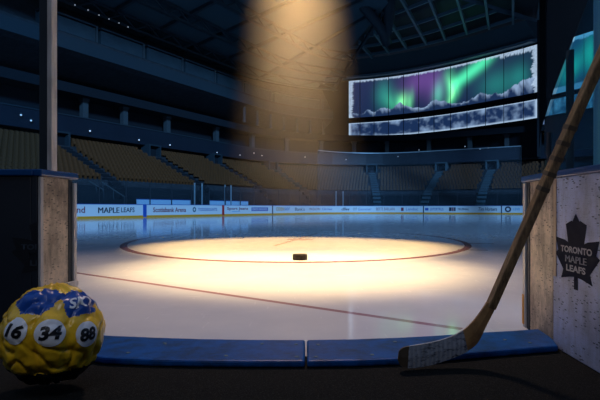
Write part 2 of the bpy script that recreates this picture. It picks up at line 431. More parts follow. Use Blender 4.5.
# what stands before the camera's view of the left blocks (the dark door leaf and the beige post) hides the lowest seats
def hidden(loc):
    x, y = px_of(loc + Vector((0, 0, .8))), py_of(loc + Vector((0, 0, .8)))
    return (x < 78 and y > 171) or x < 1 or 39 < x < 56
vis = [t for t in spots if not hidden(t[3])]
vis.sort(key=lambda t: t[0])
near, rest = vis[:300], vis[300:] + [t for t in spots if hidden(t[3]) and px_of(t[3]) > -4]
near.sort(key=lambda t: (t[1], t[2]))
cnt = {}
for d, i, L, loc, n in near:
    cnt[i] = cnt.get(i, 0) + 1
    o = bpy.data.objects.new('folding_seat', seat_me); COL.objects.link(o)
    o.matrix_world = smx(loc, n)
    tag(o, 'brown folded stadium seat, %s row up of the left stand, %s from the left' % (nth(i + 1), nth(cnt[i])), 'seat', 'nearest folding seats of the left stand')
mb = MB()
for d, i, L, loc, n in rest: seat_shape(mb, smx(loc, n), False)
o = obj('seat_rows', mb.mesh('seat_rows', False), M['seat'])
tag(o, 'rows of brown folding seats farther round the bowl beyond the near left blocks', 'seats', None, 'stuff')

# stairs in the aisles, tunnel mouths at their heads
dn = ['nearest the left gate post', 'second from the left gate post', 'third from the left, before the beam', 'in the rounded corner under the beam', 'left of the three pale flights', 'middle of the three pale flights', 'right of the three pale flights']
for j, (La, lab) in enumerate(zip(AISLES, dn)):
    pale = j >= 4
    base = P3(La, 1.3, 0); _, n = plan(La); Mx = smx(base, n)
    mb = MB()
    for i in range(8):      # flight through the lower tier
        mb.box(-.62, .62, .0 + .4 * i, .4 * i + .55, .6 + .28 * i, 1.06 + .33 * i, Mx)
    for i in range(NROW - 2):
        y = S0 - 1.3 + DS * i
        mb.box(-.6, .6, y - .02, y + DS, Z0 + DZ * i - .1, Z0 + DZ * i + .06, Mx); mb.box(-.6, .6, y + DS * .5, y + DS, Z0 + DZ * i, Z0 + DZ * i + .24, Mx)
    me = mb.mesh('aisle_stairs'); me.transform(Matrix.Translation(-base))
    o = obj('aisle_stairs', me, M['stair'] if pale else M['dark'], loc=base)
    tag(o, '%s concrete aisle stairs up the stand, %s' % ('pale' if pale else 'dark', lab), 'stairs', 'aisle stairs of the bowl')
    r = empty('tunnel_entrance', P3(La, ST - 1.6, ZT - .8), 'dark tunnel mouth topping the stairs %s' % lab, 'entrance', 'tunnel mouths at the top of the aisles')
    Mt = smx(P3(La, ST - 1.6, ZT - .9), n); m = MB()
    m.box(-1.0, -.8, 0, 1.5, 0, 1.35, Mt).box(.8, 1.0, 0, 1.5, 0, 1.35, Mt).box(-1.0, 1.0, 0, 1.5, 1.35, 1.55, Mt)
    part('surround', m, M['stair'] if lab.startswith(('left of', 'middle', 'right of')) else M['truss'], r); part('doorway', MB().box(-.8, .8, .7, .8, 0, 1.35, Mt), M['dark'], r)
# stair handrails behind the left glass
for j, (q0, y0, q1, y1, lab) in enumerate(((89, 181, 104, 190, 'left'), (102, 182, 125, 197, 'right'))):
    a = at(q0, y0, 45.5); b = at(q1, y1, 45.5); r = empty('handrail', (b.x, b.y, 1.0), '%s of two sloping pale handrails behind the left glass' % lab, 'handrail', 'handrails behind the left glass')
    part('rail', MB().tube([a, b], .05), M['column'], r)
    for f in (.05, .5, .97):
        c = a.lerp(b, f); part('post', MB().tube([(c.x, c.y, 1.0 if j or f > .4 else 1.5), c], .045), M['truss'], r)

# suite level fascia, columns, upper deck, catwalk
LS = L_at(345, 9)
struct('trim_1', sweep(rect(ST - .9, ST - .4, ZT + .55, ZT + 2.5), 0, LEND, 1.5), M['fascia'])
struct('trim_2', sweep(rect(ST - 1.0, ST - .3, ZT + 2.5, ZT + 2.62), 0, LEND, 1.5), M['truss'])
struct('suite_floor', sweep(rect(ST - .4, ST + 1.2, ZT + .55, ZT + .75), 0, LEND, 2), M['dark'])
struct('trim_3', sweep(rect(ST - 1.6, ST + 1.2, ZT + 4.9, ZT + 5.9), 0, LEND, 1.5), M['dark'])
cpx = [84, 124, 167, 216, 252, 286, 321, 354, 387, 429, 470, 507]
for j, q in enumerate(cpx):
    L = L_at(q, ST - .1); p = P3(L, ST - .1, ZT + .75); _, n = plan(L); mx = Matrix.Rotation(math.atan2(n.y, n.x), 4, 'Z')
    o = obj('column', MB().box(-.3, .3, -.35, .35, 0, 4.15, mx).box(-.4, .4, -.45, .45, 3.85, 4.15, mx), M['column'], loc=p)
    tag(o, 'short pale concrete column on the suite level, %s from the left gate post' % nth(j + 1), 'column', 'columns of the suite level')
# upper deck, left and round the corner
LD = L_at(332, 9)
struct('upper_deck', sweep([(8.6, 16.3), (9.2, 16.0), (ST + 1.2, 14.6), (ST + 1.2, 22.5), (ST, 22.5), (9.2, 17.9), (8.6, 17.9)], 0, LD, 1.5), M['tier'])
struct('trim_4', sweep(rect(8.45, 8.6, 16.3, 17.6), 0, LD, 1.5), M['truss'])
Lc = Ls(L_at(40, 8.6), LD - 1, 7.2)
for j in range(len(Lc) - 1):
    a, b = Lc[j] + .35, Lc[j + 1] - .35; base = P3((a + b) / 2, 8.6, 17.9)
    r = empty('press_box', base, 'dim blue grey press box on the upper deck edge, %s from the left glass post' % nth(j + 1), 'press box', 'press boxes along the upper deck')
    part('front_panel', sweep(rect(8.55, 9.9, 17.9, 19.3), a, b, 1.5), M['deck'], r)
    part('end_post', sweep(rect(8.5, 8.7, 17.9, 19.6), b + .1, b + .3, 1), M['column'], r)
    part('roof_edge', sweep(rect(8.45, 10, 19.45, 19.6), a, b, 1.5), M['truss'], r)
for j in range(7):
    L = L_at(246 + j * 13, 9); p = P3(L, 9.3, 13.7); _, n = plan(L); mx = Matrix.Rotation(math.atan2(n.y, n.x), 4, 'Z')
    o = obj('deck_strut', MB().box(-.12, .12, -.16, .16, 0, 2.4, mx).box(-.2, .2, -.24, .24, 0, .15, mx), M['column'], loc=p)
    tag(o, 'slim strut hanging under the upper deck, %s from the left' % nth(j + 1), 'strut', 'struts under the upper deck')

# lamps (lit)
def lamp(px, py, s, rad, lab, grp, m='lamp'):
    L = L_at(px, s); p2 = plan(L, s)[0]; d = p2.y; p = at(px, py, d)
    r = empty('small_lamp', p, lab, 'lamp', grp)
    bm = bmesh.new(); bmesh.ops.create_icosphere(bm, subdivisions=2, radius=rad); me = bpy.data.meshes.new('bulb'); bm.to_mesh(me); bm.free()
    obj('bulb', me, M[m], r, smooth=True)
    obj('housing', MB().lathe([(rad * .6, rad * .7), (rad * 1.3, rad * .8), (rad * 1.3, rad * 2.0), (rad * .5, rad * 2.4)], (0, 0, 0), 10), M['truss'], r)
for j, (x, y) in enumerate(((75, 5), (88, 10), (99, 15), (109, 19), (119, 23), (128, 27))):
    lamp(x, y, 8.6, .06, 'tiny white lamp above the left press boxes, %s from the left glass post' % nth(j + 1), 'lamps above the press boxes')
for j, (x, y) in enumerate(((192, 3), (197, 5), (208, 12), (237, 31), (243, 29), (247, 32), (251, 38), (262, 41), (260, 45), (286, 55), (290, 60), (294, 62))):
    lamp(x, y, 7.5, .10, 'small white lamp hung in the roof left of the beam, %s in the sloping string' % nth(j + 1), 'string of roof lamps', 'warm_lamp' if x > 255 else 'lamp')
for j, (x, y) in enumerate(((21, 115), (31, 120.5), (90, 131), (139, 140), (170, 145), (209, 123), (217, 152.5), (240, 155), (254, 153), (262, 155.5), (305, 157), (346, 159.5), (398, 156.5), (419, 150), (465, 146.5), (480, 149), (488, 148))):
    lamp(x, y, ST - 1.3, .085 if x > 200 else .10, 'small lit lamp along the suite level fascia, %s from the left' % nth(j + 1), 'lamps along the suite fascia', 'warm_lamp' if 225 < x < 330 else 'lamp')

# ------------------------------------------------------------------ safety net at the far end
La, Lb = L_at(318, .4), L_at(521, .4)
r = empty('safety_net', P3((La + Lb) / 2, .4, GT), 'thin translucent safety net hanging behind the far end glass', 'net')
part('mesh_panel', sweep([(.4, GT - .1), (.4, 9.6), (.42, 9.6), (.42, GT - .1)], La, Lb, 1), M['net'], r)
part('top_cable', sweep(rect(.37, .45, 9.55, 9.65), La, Lb, 1), M['stanchion'], r)
for L in (La, Lb):
    b = P3(L, .41, 0); part('edge_cable', MB().tube([(b.x, b.y, BH), (b.x, b.y, 9.6)], .05), M['dark_post'], r)

# ------------------------------------------------------------------ video screens
KS = 1.35
CR = [(-60, 78.5), (-10, 80.5), (7.4, 75), (14.4, 71.9), (20.2, 67.3), (24.8, 62), (27.6, 58.2), (32, 50)]
def cr(t):      # Catmull-Rom through the screen plan points
    i = min(int(t), len(CR) - 4) ; i = max(i, 0); f = t - i
    p = [Vector(CR[i + k]) * KS for k in range(4)]
    return .5 * ((2 * p[1]) + (-p[0] + p[2]) * f + (2 * p[0] - 5 * p[1] + 4 * p[2] - p[3]) * f * f + (-p[0] + 3 * p[1] - 3 * p[2] + p[3]) * f ** 3)
def arc_at(px):
    lo, hi = 0.0, 4.999
    for _ in range(45):
        m = (lo + hi) / 2; p = cr(m)
        if 300 + p.x / p.y * F < px: lo = m
        else: hi = m
    return cr(lo)
def gauss(x, c, w): return math.exp(-((x - c) / w) ** 2)
def fbm(x, y, o=4):
    s, a, f = 0, .5, 1.0
    for _ in range(o): s += a * noise.noise(Vector((x * f, y * f, 3.7))); a *= .5; f *= 2.1
    return s
def lerp3(a, b, t): t = max(0, min(1, t)); return tuple(a[i] + (b[i] - a[i]) * t for i in range(3))
def add3(a, b, k): return tuple(a[i] + b[i] * k for i in range(3))
def ridge(x):
    h = .09 + .75 * (.16 * gauss(x, 382, 7) + .24 * gauss(x, 399, 8) + .12 * gauss(x, 368, 4) + .20 * gauss(x, 437, 9) + .16 * gauss(x, 482, 9) + .34 * gauss(x, 530, 22) + .08 * gauss(x, 415, 8))
    return h + .10 * fbm(x * .16, 1.3)
def aurora(x, v):
    c = lerp3((.010, .024, .075), (.022, .032, .095), v)
    c = lerp3(c, (.012, .035, .075), (x - 470) / 50)
    c = add3(c, (.10, .028, .16), gauss(x, 410 + 10 * v, 15) * gauss(v, .78, .36)); c = add3(c, (.10, .03, .16), gauss(x, 436, 10) * gauss(v, .6, .4))
    st = .75 + .5 * fbm(x * .22 + v * 1.2, v * .5)
    c = add3(c, (.05, .50, .22), st * gauss(x, 399 - 10 * v, 7 + 6 * v) * gauss(v, .28, .25))
    c = add3(c, (.30, 1.15, .36), st * gauss(x, 401 + 5 * v, 4) * gauss(v, .30, .20)); c = add3(c, (.12, .62, .22), st * gauss(x, 409 + 4 * v, 3) * gauss(v, .30, .24))
    c = add3(c, (.01, .18, .12), gauss(x, 384, 8) * gauss(v, .55, .35))
    cx = 447 + 7 * v + 4 * math.sin(v * 5)
    c = add3(c, (.14, 1.1, .42), st * gauss(x, cx, 5.5) * gauss(v, .45, .36)); c = add3(c, (.25, .55, .2), gauss(x, cx - 1, 2.2) * gauss(v, .36, .22))
    c = add3(c, (.03, .40, .20), gauss(x, 437 + 3 * v, 5) * gauss(v, .4, .28))
    vb = .52 + (x - 452) * .0125
    c = add3(c, (.07, .85, .38), gauss(v, vb, .16) * (1 / (1 + math.exp(-(x - 452) / 2))) * (1 / (1 + math.exp((x - 492) / 4))))
    c = add3(c, (.005, .14, .10), gauss(x, 497, 18) * gauss(v, .35, .3)); c = add3(c, (.005, .13, .10), gauss(x, 520, 9) * gauss(v, .42, .25))
    return c
SNOW = (.26, .38, .58)
def main_col(x, v):
    c = aurora(x, v); h = ridge(x)
    if v < h:
        k = .44 + 1.15 * fbm(x * .17 + v * 1.5, v * 3.0) + .75 * (v / h - .55) + .22 * gauss(x, 530, 25)
        c = lerp3((.012, .03, .09), SNOW, (k - .32) * 1.7 * (.6 + .4 * v / h))
    fr = .045 + .05 * max(0, fbm(x * .7, 9.1) + .3) + (.08 if x > 500 else 0) * (.6 + fbm(x, .2))
    k = max((v - (1 - fr)) / .03, (353.5 + 3 * fbm(v * 9, 2.2) + 3 * fbm(v * 30, 5) - x) / 1.5, (x - 533 - 6 * fbm(v * 8, 4.4) - 4 * fbm(v * 40, 1.)) / 1.0)
    if k > 0: c = lerp3(c, (.50, .66, .86), min(k, 1) * (.7 + .4 * fbm(x * .9, v * 20)))
    return c
def strip_col(x, v):
    k = fbm(x * .16, v * 2.4 + 7) * 1.5 + .55 * abs(v - .5) * 2 - .08
    c = lerp3((.010, .028, .09), (.22, .34, .54), k * .95)
    e = max((.12 - v) / .08, (v - .93) / .05, (352 - x) / 2, (x - 534) / 2)
    if e > 0: c = lerp3(c, (.45, .62, .85), min(e, 1) * .8)
    return c
def right_col(x, v):
    c = lerp3((.02, .06, .13), (.03, .10, .17), v); c = add3(c, (.01, .42, .20), gauss(x, 572 + 20 * (v - .4), 9) * gauss(v, .42, .25)); c = add3(c, (.01, .42, .18), gauss(x, 590, 6) * gauss(v, .6, .3))
    fr = .07 + .06 * fbm(x * .5, 3)
    if v > 1 - fr: c = lerp3(c, (.35, .55, .72), .8)
    if v < .12: c = lerp3(c, (.2, .36, .5), .7)
    return c
def screen_mat(name, strength):
    m = bpy.data.materials.new(name); m.use_nodes = True; t = NT(m)
    a = t.new('ShaderNodeAttribute'); a.attribute_name = 'picture'; t.base((.005, .005, .008)); t.b.inputs['Roughness'].default_value = .4
    t.link(a.outputs['Color'], t.b.inputs['Emission Color']); t.b.inputs['Emission Strength'].default_value = strength
    return m
M['screen'] = screen_mat('lit video screen', 1.0)
def display(a, b, z0, z1, fn, root, nx=22, nv=70, curve=arc_at):
    vs, fs, cols = [], [], []
    for j in range(nv + 1):
        for i in range(nx + 1):
            x = a + (b - a) * i / nx; p = curve(x); v = j / nv
            vs.append((p.x, p.y, z0 + (z1 - z0) * v)); cols.append(fn(x, v))
    fs = [(j * (nx + 1) + i, j * (nx + 1) + i + 1, (j + 1) * (nx + 1) + i + 1, (j + 1) * (nx + 1) + i) for j in range(nv) for i in range(nx)]
    # back and rim so that the panel has its thickness
    q0, q1 = curve(a), curve(b); o = len(vs)
    off = Vector((q0.y - q1.y, q1.x - q0.x)).normalized() * .35
    for q, z in ((q0, z0), (q1, z0), (q1, z1), (q0, z1)): vs.append((q.x + off.x, q.y + off.y, z)); cols.append((0, 0, 0))
    c = [0, nx, nv * (nx + 1) + nx, nv * (nx + 1)]
    o2 = len(vs)
    for k in c: vs.append(vs[k]); cols.append((0, 0, 0))
    c = [o2, o2 + 1, o2 + 2, o2 + 3]
    fs += [(o, o + 3, o + 2, o + 1)] + [(c[k], o + k, o + (k + 1) % 4, c[(k + 1) % 4]) for k in range(4)]
    me = bpy.data.meshes.new('display_panel'); me.from_pydata(vs, [], fs); me.update()
    at_ = me.attributes.new('picture', 'FLOAT_COLOR', 'POINT')
    at_.data.foreach_set('color', [w_ for cc in cols for w_ in (max(0, cc[0]), max(0, cc[1]), max(0, cc[2]), 1)])
    return part('display_panel', me, M['screen'], root)
seams = [348.5, 360, 374, 388.5, 403.5, 418.7, 434, 450.5, 467, 485.5, 503.8, 523.5, 538.5]
mid = arc_at(445)
ZA = HC + 70 * 75 * KS / F                       # lower edge of the lower strip
ZB = HC + 84.6 * 75 * KS / F; ZC = HC + 90 * 75 * KS / F; ZD = HC + 127 * 75 * KS / F
r1 = empty('video_screen', (mid.x, mid.y, ZC), 'tall curved video screen showing green aurora over snowy mountains', 'video screen')
r2 = empty('video_screen', (mid.x, mid.y, ZA), 'narrow curved lower video strip showing a snowy lake below the aurora screen', 'video screen')
for a, b in zip(seams, seams[1:]):
    display(a + .3, b - .3, ZC, ZD, main_col, r1); display(a + .3, b - .3, ZA, ZB, strip_col, r2, 22, 36)
def arc_sweep(mbx, px0, px1, pr, n=40):
    """sweep a profile (push back from the screen, z) along the screen's curve"""
    m = len(pr); vs = []
    for i in range(n + 1):
        x = px0 + (px1 - px0) * i / n; p = arc_at(x); q = arc_at(x + .5); t = (q - p).normalized(); nn = Vector((-t.y, t.x))
        if nn.y < 0: nn = -nn
        for s_, z in pr: vs.append((p.x + nn.x * s_, p.y + nn.y * s_, z))
    fs = [(i * m + k, i * m + (k + 1) % m, (i + 1) * m + (k + 1) % m, (i + 1) * m + k) for i in range(n) for k in range(m)]
    fs += [tuple(range(m))[::-1], tuple(range(n * m, n * m + m))]
    return mbx.add(vs, fs)
part('frame', arc_sweep(MB(), 347.6, 539.3, [(.4, ZC - .3), (.9, ZC - .3), (.9, ZD + .3), (.4, ZD + .3)]), M['dark'], r1)
part('frame', arc_sweep(MB(), 347.6, 539.3, [(.4, ZA - .3), (.9, ZA - .3), (.9, ZB + .2), (.4, ZB + .2)]), M['dark'], r2)
struct('wall_screen', arc_sweep(MB(), 300, 575, [(.95, 9), (2.0, 9), (2.0, 31), (.95, 31)]), M['dark'])
struct('trim_5', arc_sweep(MB(), 318, 546, [(-1.2, ZD + .35), (.9, ZD + .35), (.9, ZD + .95), (-1.2, ZD + .75)]), M['rib'])
struct('trim_6', arc_sweep(MB(), 300, 546, [(-.2, ZD + .95), (.9, ZD + .95), (.9, 30.2), (-2.2, 30.2)]), M['roof'])

# roof: slab, coffer ribs above the screen, trusses over the left stand
struct('ceiling', MB().box(-100, 80, 36, 135, 31.6, 32.2), M['truss'])
rc = empty('ceiling_grid', (arc_at(440).x, arc_at(440).y, 30), 'blue grey grid of roof ribs above the aurora screen', 'roof grid')
for q0, y0, q1, y1 in ((340, 49, 355, 62.5), (359, 44, 372.5, 59), (374, 34, 389, 54), (389, 22, 406, 49), (401, 0, 426, 45), (429, 0, 445, 40.5), (457, 0, 467, 35), (485, 0, 489, 30), (513, 0, 513, 25), (541, 0, 538, 20), (322, 50, 341, 66), (305, 53, 326, 69)):
    zz = 30.0; d0, d1 = (zz - HC) * F / (208 - y0), (zz - HC) * F / (208 - y1)
    a, b = at(q0, y0, d0), at(q1, y1, d1); dr = (b - a).normalized(); a2 = a - dr * 12 if y0 < 5 else a; w_ = Vector((-dr.y, dr.x, 0)) * .17
    part('rib', MB().prism([a2 - w_, b - w_, b + w_, a2 + w_], (0, 0, .7)), M['rib'], rc)
for off, px0 in ((-4.0, 333), (-9.0, 342), (-14.0, 385), (-20, 398), (-26, 408)):
    part('cross_rib', arc_sweep(MB(), px0 + 6, 548, [(off, 30.1), (off + .25, 30.1), (off + .25, 30.6), (off, 30.6)]), M['rib'], rc)
struct('ceiling_left', sweep([(ST + 1.2, 23.0), (-12, 28.4), (-12, 28.8), (ST + 1.2, 23.4)], 0, L_at(336, 6), 2), M['roof'])
zr = lambda s_: 23.0 + (ST + 1.2 - s_) * .2
for j, (s_, lab) in enumerate(((11.5, 'lowest'), (6.5, 'middle'), (1.0, 'highest'))):
    z_ = zr(s_) - 1.7; r = empty('roof_truss', P3(40, s_, z_), 'dark blue roof truss running along the left stand, %s of three' % lab, 'truss', 'roof trusses over the left stand')
    part('bottom_chord', sweep(rect(s_, s_ + .4, z_, z_ + .3), 6, 66, 2), M['deck'], r)
    part('top_chord', sweep(rect(s_, s_ + .4, z_ + 1.25, z_ + 1.5), 6, 66, 2), M['deck'], r)
    for k in range(15):
        La_ = 6 + k * 4; part('web', MB().tube([P3(La_, s_ + .2, z_ + .2), P3(La_ + 2, s_ + .2, z_ + 1.35)], .11, 6).tube([P3(La_ + 2, s_ + .2, z_ + 1.35), P3(La_ + 4, s_ + .2, z_ + .2)], .11, 6), M['deck'], r)
for j in range(9):
    L = 10 + 7.0 * j; a, b = P3(L, ST + .8, zr(ST + .8) - .45), P3(L, -10, zr(-10) - .45); t_ = (b - a).normalized(); w_ = Vector((-t_.y, t_.x, 0)).normalized() * .2
    o = obj('roof_beam', MB().prism([a - w_, b - w_, b + w_, a + w_], (0, 0, .42)), M['deck'])
    tag(o, 'blue grey roof beam sloping up over the left stand, %s from the near end' % nth(j + 1), 'roof beam', 'roof beams over the left stand')
r = empty('ventilation_duct', at(372, 15, 70), 'dark curved ventilation duct hanging from the roof right of the beam', 'duct')
part('duct', MB().tube([at(348, -14, 66), at(358, 0, 67), at(368, 12, 68), at(377, 23, 69), at(384, 34, 70), at(387, 44, 71)], .7, 12), M['truss'], r, smooth=True)
part('branch', MB().tube([at(386, -14, 68), at(389, 5, 69), at(388, 20, 70), at(385, 34, 70)], .9, 12), M['truss'], r, smooth=True)

# second screen and lit wall far right, seen through the right glass, behind a dark raking pier
def line_curve(p, q):
    p, q = Vector(p), Vector(q)
    def f(px):
        k = (px - 300) / F; dx = q - p; t = (k * p.y - p.x) / (dx.x - k * dx.y); return p + dx * t
    return f
lc = line_curve((.45 * 62, 62), (.63 * 52, 52))
rr = empty('video_screen', (lc(570).x, lc(570).y, 18), 'teal and green video screen at far right, seen through the right glass', 'video screen')
zt_ = lambda x, y: HC + (208 - y) / F * lc(x).y
ss = [542, 553, 569.5, 584, 604, 625]
for a, b in zip(ss, ss[1:]):
    zz0, zz1 = zt_(568, 91), zt_(568, 39)
    display(a + .2, b - .2, zz0, zz1, right_col, rr, 16, 40, lc); display(a + .2, b - .2, zt_(568, 112), zt_(568, 96), lambda x, v: lerp3((.02, .07, .13), (.16, .30, .42), .4 + fbm(x * .2, v * 2) * 1.6), rr, 16, 16, lc)
p, q = lc(541), lc(640); nn = Vector((q.y - p.y, p.x - q.x)).normalized() * -1
if nn.y < 0: nn = -nn
struct('wall_right', MB().prism([(p.x + nn.x * .6, p.y + nn.y * .6, 7.5), (q.x + nn.x * .6, q.y + nn.y * .6, 7.5), (q.x + nn.x * .6, q.y + nn.y * .6, 31), (p.x + nn.x * .6, p.y + nn.y * .6, 31)], (nn.x, nn.y, 0)), mat('dark teal wall', (.006, .026, .034), .7))
d = 46
M['black'] = mat('black wall', (.002, .003, .004), .9, .1)
struct('raking_pier', MB().prism([at(x, y, lc(x).y * .972) for x, y in ((539.5, 148), (541, 130), (553, 92), (588, 0), (592, -12), (539.5, -12))][::-1], (.2, .5, 0)), M['black'])

# ------------------------------------------------------------------ gate: sill, jambs, panels
ZS = .04
def ed(px, py): return at(px, py, (HC - ZS) * F / (py - 208))
front = [(48, 349), (105, 357.5), (155, 359.4), (200, 360.2), (255, 360.6), (306, 360.6), (355, 360), (400, 358.3), (440, 355.5), (475, 352.3), (515, 349), (558.5, 345.6)]
back = [(62, 331), (105, 335), (155, 337.2), (200, 338.6), (255, 339.4), (306, 339.5), (355, 338.8), (400, 337.2), (440, 335), (475, 332.6), (512, 330.4), (544.5, 328.4)]
def sill_piece(i0, i1, g0, g1):
    mbx = MB(); vs = []
    rows = range(i0, i1 + 1)
    for i in rows:
        f, b = ed(*front[i]), ed(*back[i])
        if i == i0 and g0: f.x += .006; b.x += .006
        if i == i1 and g1: f.x -= .006; b.x -= .006
        vs += [Vector((b.x, b.y, .001)), Vector((b.x, b.y, ZS)), Vector((f.x, f.y, ZS)), Vector((f.x, f.y, .001))]
    n = len(rows)
    fs = [(i * 4 + k, i * 4 + (k + 1) % 4, (i + 1) * 4 + (k + 1) % 4, (i + 1) * 4 + k) for i in range(n - 1) for k in range(4)] + [(3, 2, 1, 0), tuple(range(4 * n - 4, 4 * n))]
    return mbx.add(vs, fs)
blue_sill = mat('scuffed blue plastic', (.004, .095, .36), .42, .22); t = NT(blue_sill)
n1 = t.noise(t.coord(scale=(4, 30, 4)), 2.4, 5, .7); n2 = t.noise(t.coord(), 9, 5, .7)
c = t.mix(t.ramp(n2, .40, .68), (.004, .095, .36), (.008, .045, .13)); t.base(t.mix(t.math('MULTIPLY', t.ramp(n1, .64, .72), .5), c, (.25, .36, .55))); t.bump(n1, .15)
for (i0, i1, g0, g1, lab, bolts) in ((0, 5, 0, 1, 'left half of the blue gate sill, beside the yellow ball', ((128, 353), (165, 343.5), (226, 356), (262, 344), (297, 357), (296, 344.5))),
                                     (5, 11, 1, 0, 'right half of the blue gate sill, under the hockey stick', ((316, 357), (318, 345), (372, 355), (395, 342), (505, 340), (530, 343)))):
    c0 = ed(*front[(i0 + i1) // 2]); r = empty('gate_sill', (c0.x, c0.y + .2, 0), lab, 'sill', 'gate sill halves')
    part('sill_board', sill_piece(i0, i1, g0, g1), blue_sill, r, bevel=.012)
    for bx, by in bolts:
        p = ed(bx, by); part('bolt', MB().lathe([(.013, ZS - .004), (.013, ZS + .002), (.009, ZS + .005)], (p.x, p.y, 0), 12), M['rib'], r)

BZ = 1.10            # near board height
M['panel_r'] = scuffed('scuffed white board', (.50, .56, .78), (.27, .27, .33), (.03, .035, .06), amount=.6)
M['jamb'] = scuffed('worn beige board', (.70, .53, .36), (.15, .11, .08), (.03, .025, .02), amount=.95)
M['shaded_panel'] = speckled('board in painted shade', (.010, .016, .026), (.013, .020, .031), 3, .4, .6, .6)  # shade on the left board is put into this dark base colour
M['leaf_shaded'] = mat('emblem in painted shade', (.003, .005, .009), .6)  # left emblem, darkened to match the shade in its board
M['leaf_navy'] = speckled('navy emblem', (.010, .014, .030), (.016, .022, .040), 14, .4, .7, .7, 0, (1, 1, 1), .06)
M['letter'] = mat('pale lettering', (.34, .35, .37), .55); M['letter_shaded'] = mat('lettering in painted shade', (.030, .042, .058), .6)  # second letter colour carries the left board's shade
M['tan'] = mat('tan edge trim', (.48, .33, .20), .5)
M['cap'] = mat('blue cap rail', (.004, .060, .20), .4, .2)
leaf_half = [(0, 0), (.16, -.12), (.20, -.105), (.47, -.165), (.36, -.455), (.52, -.42), (.98, -.385), (.86, -.60), (1.0, -.655), (.60, -.90), (.70, -1.05), (.30, -1.0), (.085, -.985), (.085, -1.18)]
leaf = leaf_half + [(-x, y) for x, y in leaf_half[::-1] if x > 0]
def emblem(root, org, ux, nrm, hw, ht, mleaf, mlet, clip=None):
    """maple leaf with three lines of lettering; org = tip, ux = reading direction, nrm = outward"""
    uz = Vector((0, 0, 1)); org, ux, nrm = Vector(org), Vector(ux).normalized(), Vector(nrm).normalized()
    bm = bmesh.new(); vs = [bm.verts.new((x * hw, y * ht / 1.18, 0)) for x, y in leaf]; fce = bm.faces.new(vs); bmesh.ops.triangulate(bm, faces=[fce])
    res = bmesh.ops.extrude_face_region(bm, geom=bm.faces[:]); bmesh.ops.translate(bm, verts=[e for e in res['geom'] if isinstance(e, bmesh.types.BMVert)], vec=(0, 0, .002))
    bmesh.ops.recalc_face_normals(bm, faces=bm.faces)
    Mx = Matrix((( ux.x, uz.x, nrm.x, org.x), (ux.y, uz.y, nrm.y, org.y), (ux.z, uz.z, nrm.z, org.z), (0, 0, 0, 1)))
    def cut(b):
        if clip is not None: bmesh.ops.bisect_plane(b, geom=b.verts[:] + b.edges[:] + b.faces[:], plane_co=(clip, 0, 0), plane_no=(1, 0, 0), clear_outer=True)
    cut(bm); me = bpy.data.meshes.new('leaf_emblem'); bm.to_mesh(me); bm.free(); me.transform(Mx)
    lf = part('leaf_emblem', me, mleaf, root)
    H = ht / 1.18
    for txt, y, w_ in (('TORONTO', -.565, 1.42), ('MAPLE', -.715, .98), ('LEAFS', -.86, .88)):
        tm = fit(text_mesh(txt, 1, .035), w_ * hw, .105 * H)
        tm.transform(Matrix.Translation((0, y * H, .0035)))
        b = bmesh.new(); b.from_mesh(tm); cut(b); b.to_mesh(tm); b.free(); tm.transform(Mx)
        if len(tm.vertices): part('lettering', tm, mlet, lf)

# right board panel (runs towards the camera)
A0, A1 = Vector((1.614, 3.19, 0)), Vector((1.54, 1.45, 0))
dy = (A1 - A0).normalized(); nl = Vector((-1, 0, 0)) - dy * (Vector((-1, 0, 0)).dot(dy)); nl.normalize()
r = empty('board_panel', (A0 + A1) / 2, 'scuffed white rink board at right with a dark maple leaf emblem', 'rink board')
def slab(p, q, n, t0, t1, z0, z1): return MB().prism([p + n * t0 + Vector((0, 0, z0)), q + n * t0 + Vector((0, 0, z0)), q + n * t0 + Vector((0, 0, z1)), p + n * t0 + Vector((0, 0, z1))], n * (t1 - t0))
part('panel', slab(A0, A1, nl, -.12, 0, 0, BZ - .03), M['panel_r'], r, bevel=.006)
part('cap_rail', slab(A0 - dy * .01, A1, nl, -.14, .015, BZ - .03, BZ + .012), M['cap'], r, bevel=.008)['label'] = 'blue cap rail'
part('edge_trim', slab(A0 + dy * .012, A0 + dy * .05, nl, -.002, .004, .45, BZ - .035), M['tan'], r)
emblem(r, A0 + dy * .29 + nl * .0005 + Vector((0, 0, .845)), dy, nl, .25, .44, M['leaf_navy'], M['letter'])
# right jamb
J0, J1 = Vector((1.672, 3.72, 0)), Vector((1.617, 3.205, 0))
jd = (J1 - J0).normalized(); jn = Vector((-1, 0, 0)) - jd * (Vector((-1, 0, 0)).dot(jd)); jn.normalize()
r = empty('gate_post', (J0 + J1) / 2, 'worn beige gate post at right, behind the leaning hockey stick', 'gate post', 'gate posts')
part('post_face', slab(J0 + jd * .03, J1, jn, -.14, -.004, 0, BZ - .03), M['jamb'], r, bevel=.004)
part('edge_channel', slab(J0 - jd * .01, J0 + jd * .045, jn, -.15, .012, 0, BZ - .035), M['steel'], r, bevel=.004)['label'] = 'pale steel edge channel'
part('groove', slab(J0 + jd * .046, J0 + jd * .10, jn, -.02, .0, 0, BZ - .035), M['dark_post'], r)
part('kick_strip', slab(J0 - jd * .012, J0 + jd * .025, jn, .0, .016, 0.02, .24), M['yellow'], r)
part('cap', slab(J0 - jd * .03, J1 - jd * .001, jn, -.15, .018, BZ - .03, BZ + .014), M['cap'], r, bevel=.008)
sp = J0 + jd * .34; part('latch_post', MB().tube([(sp.x + .05, sp.y, BZ), (sp.x + .05, sp.y, 1.39)], .016, 10), M['dark_post'], r)
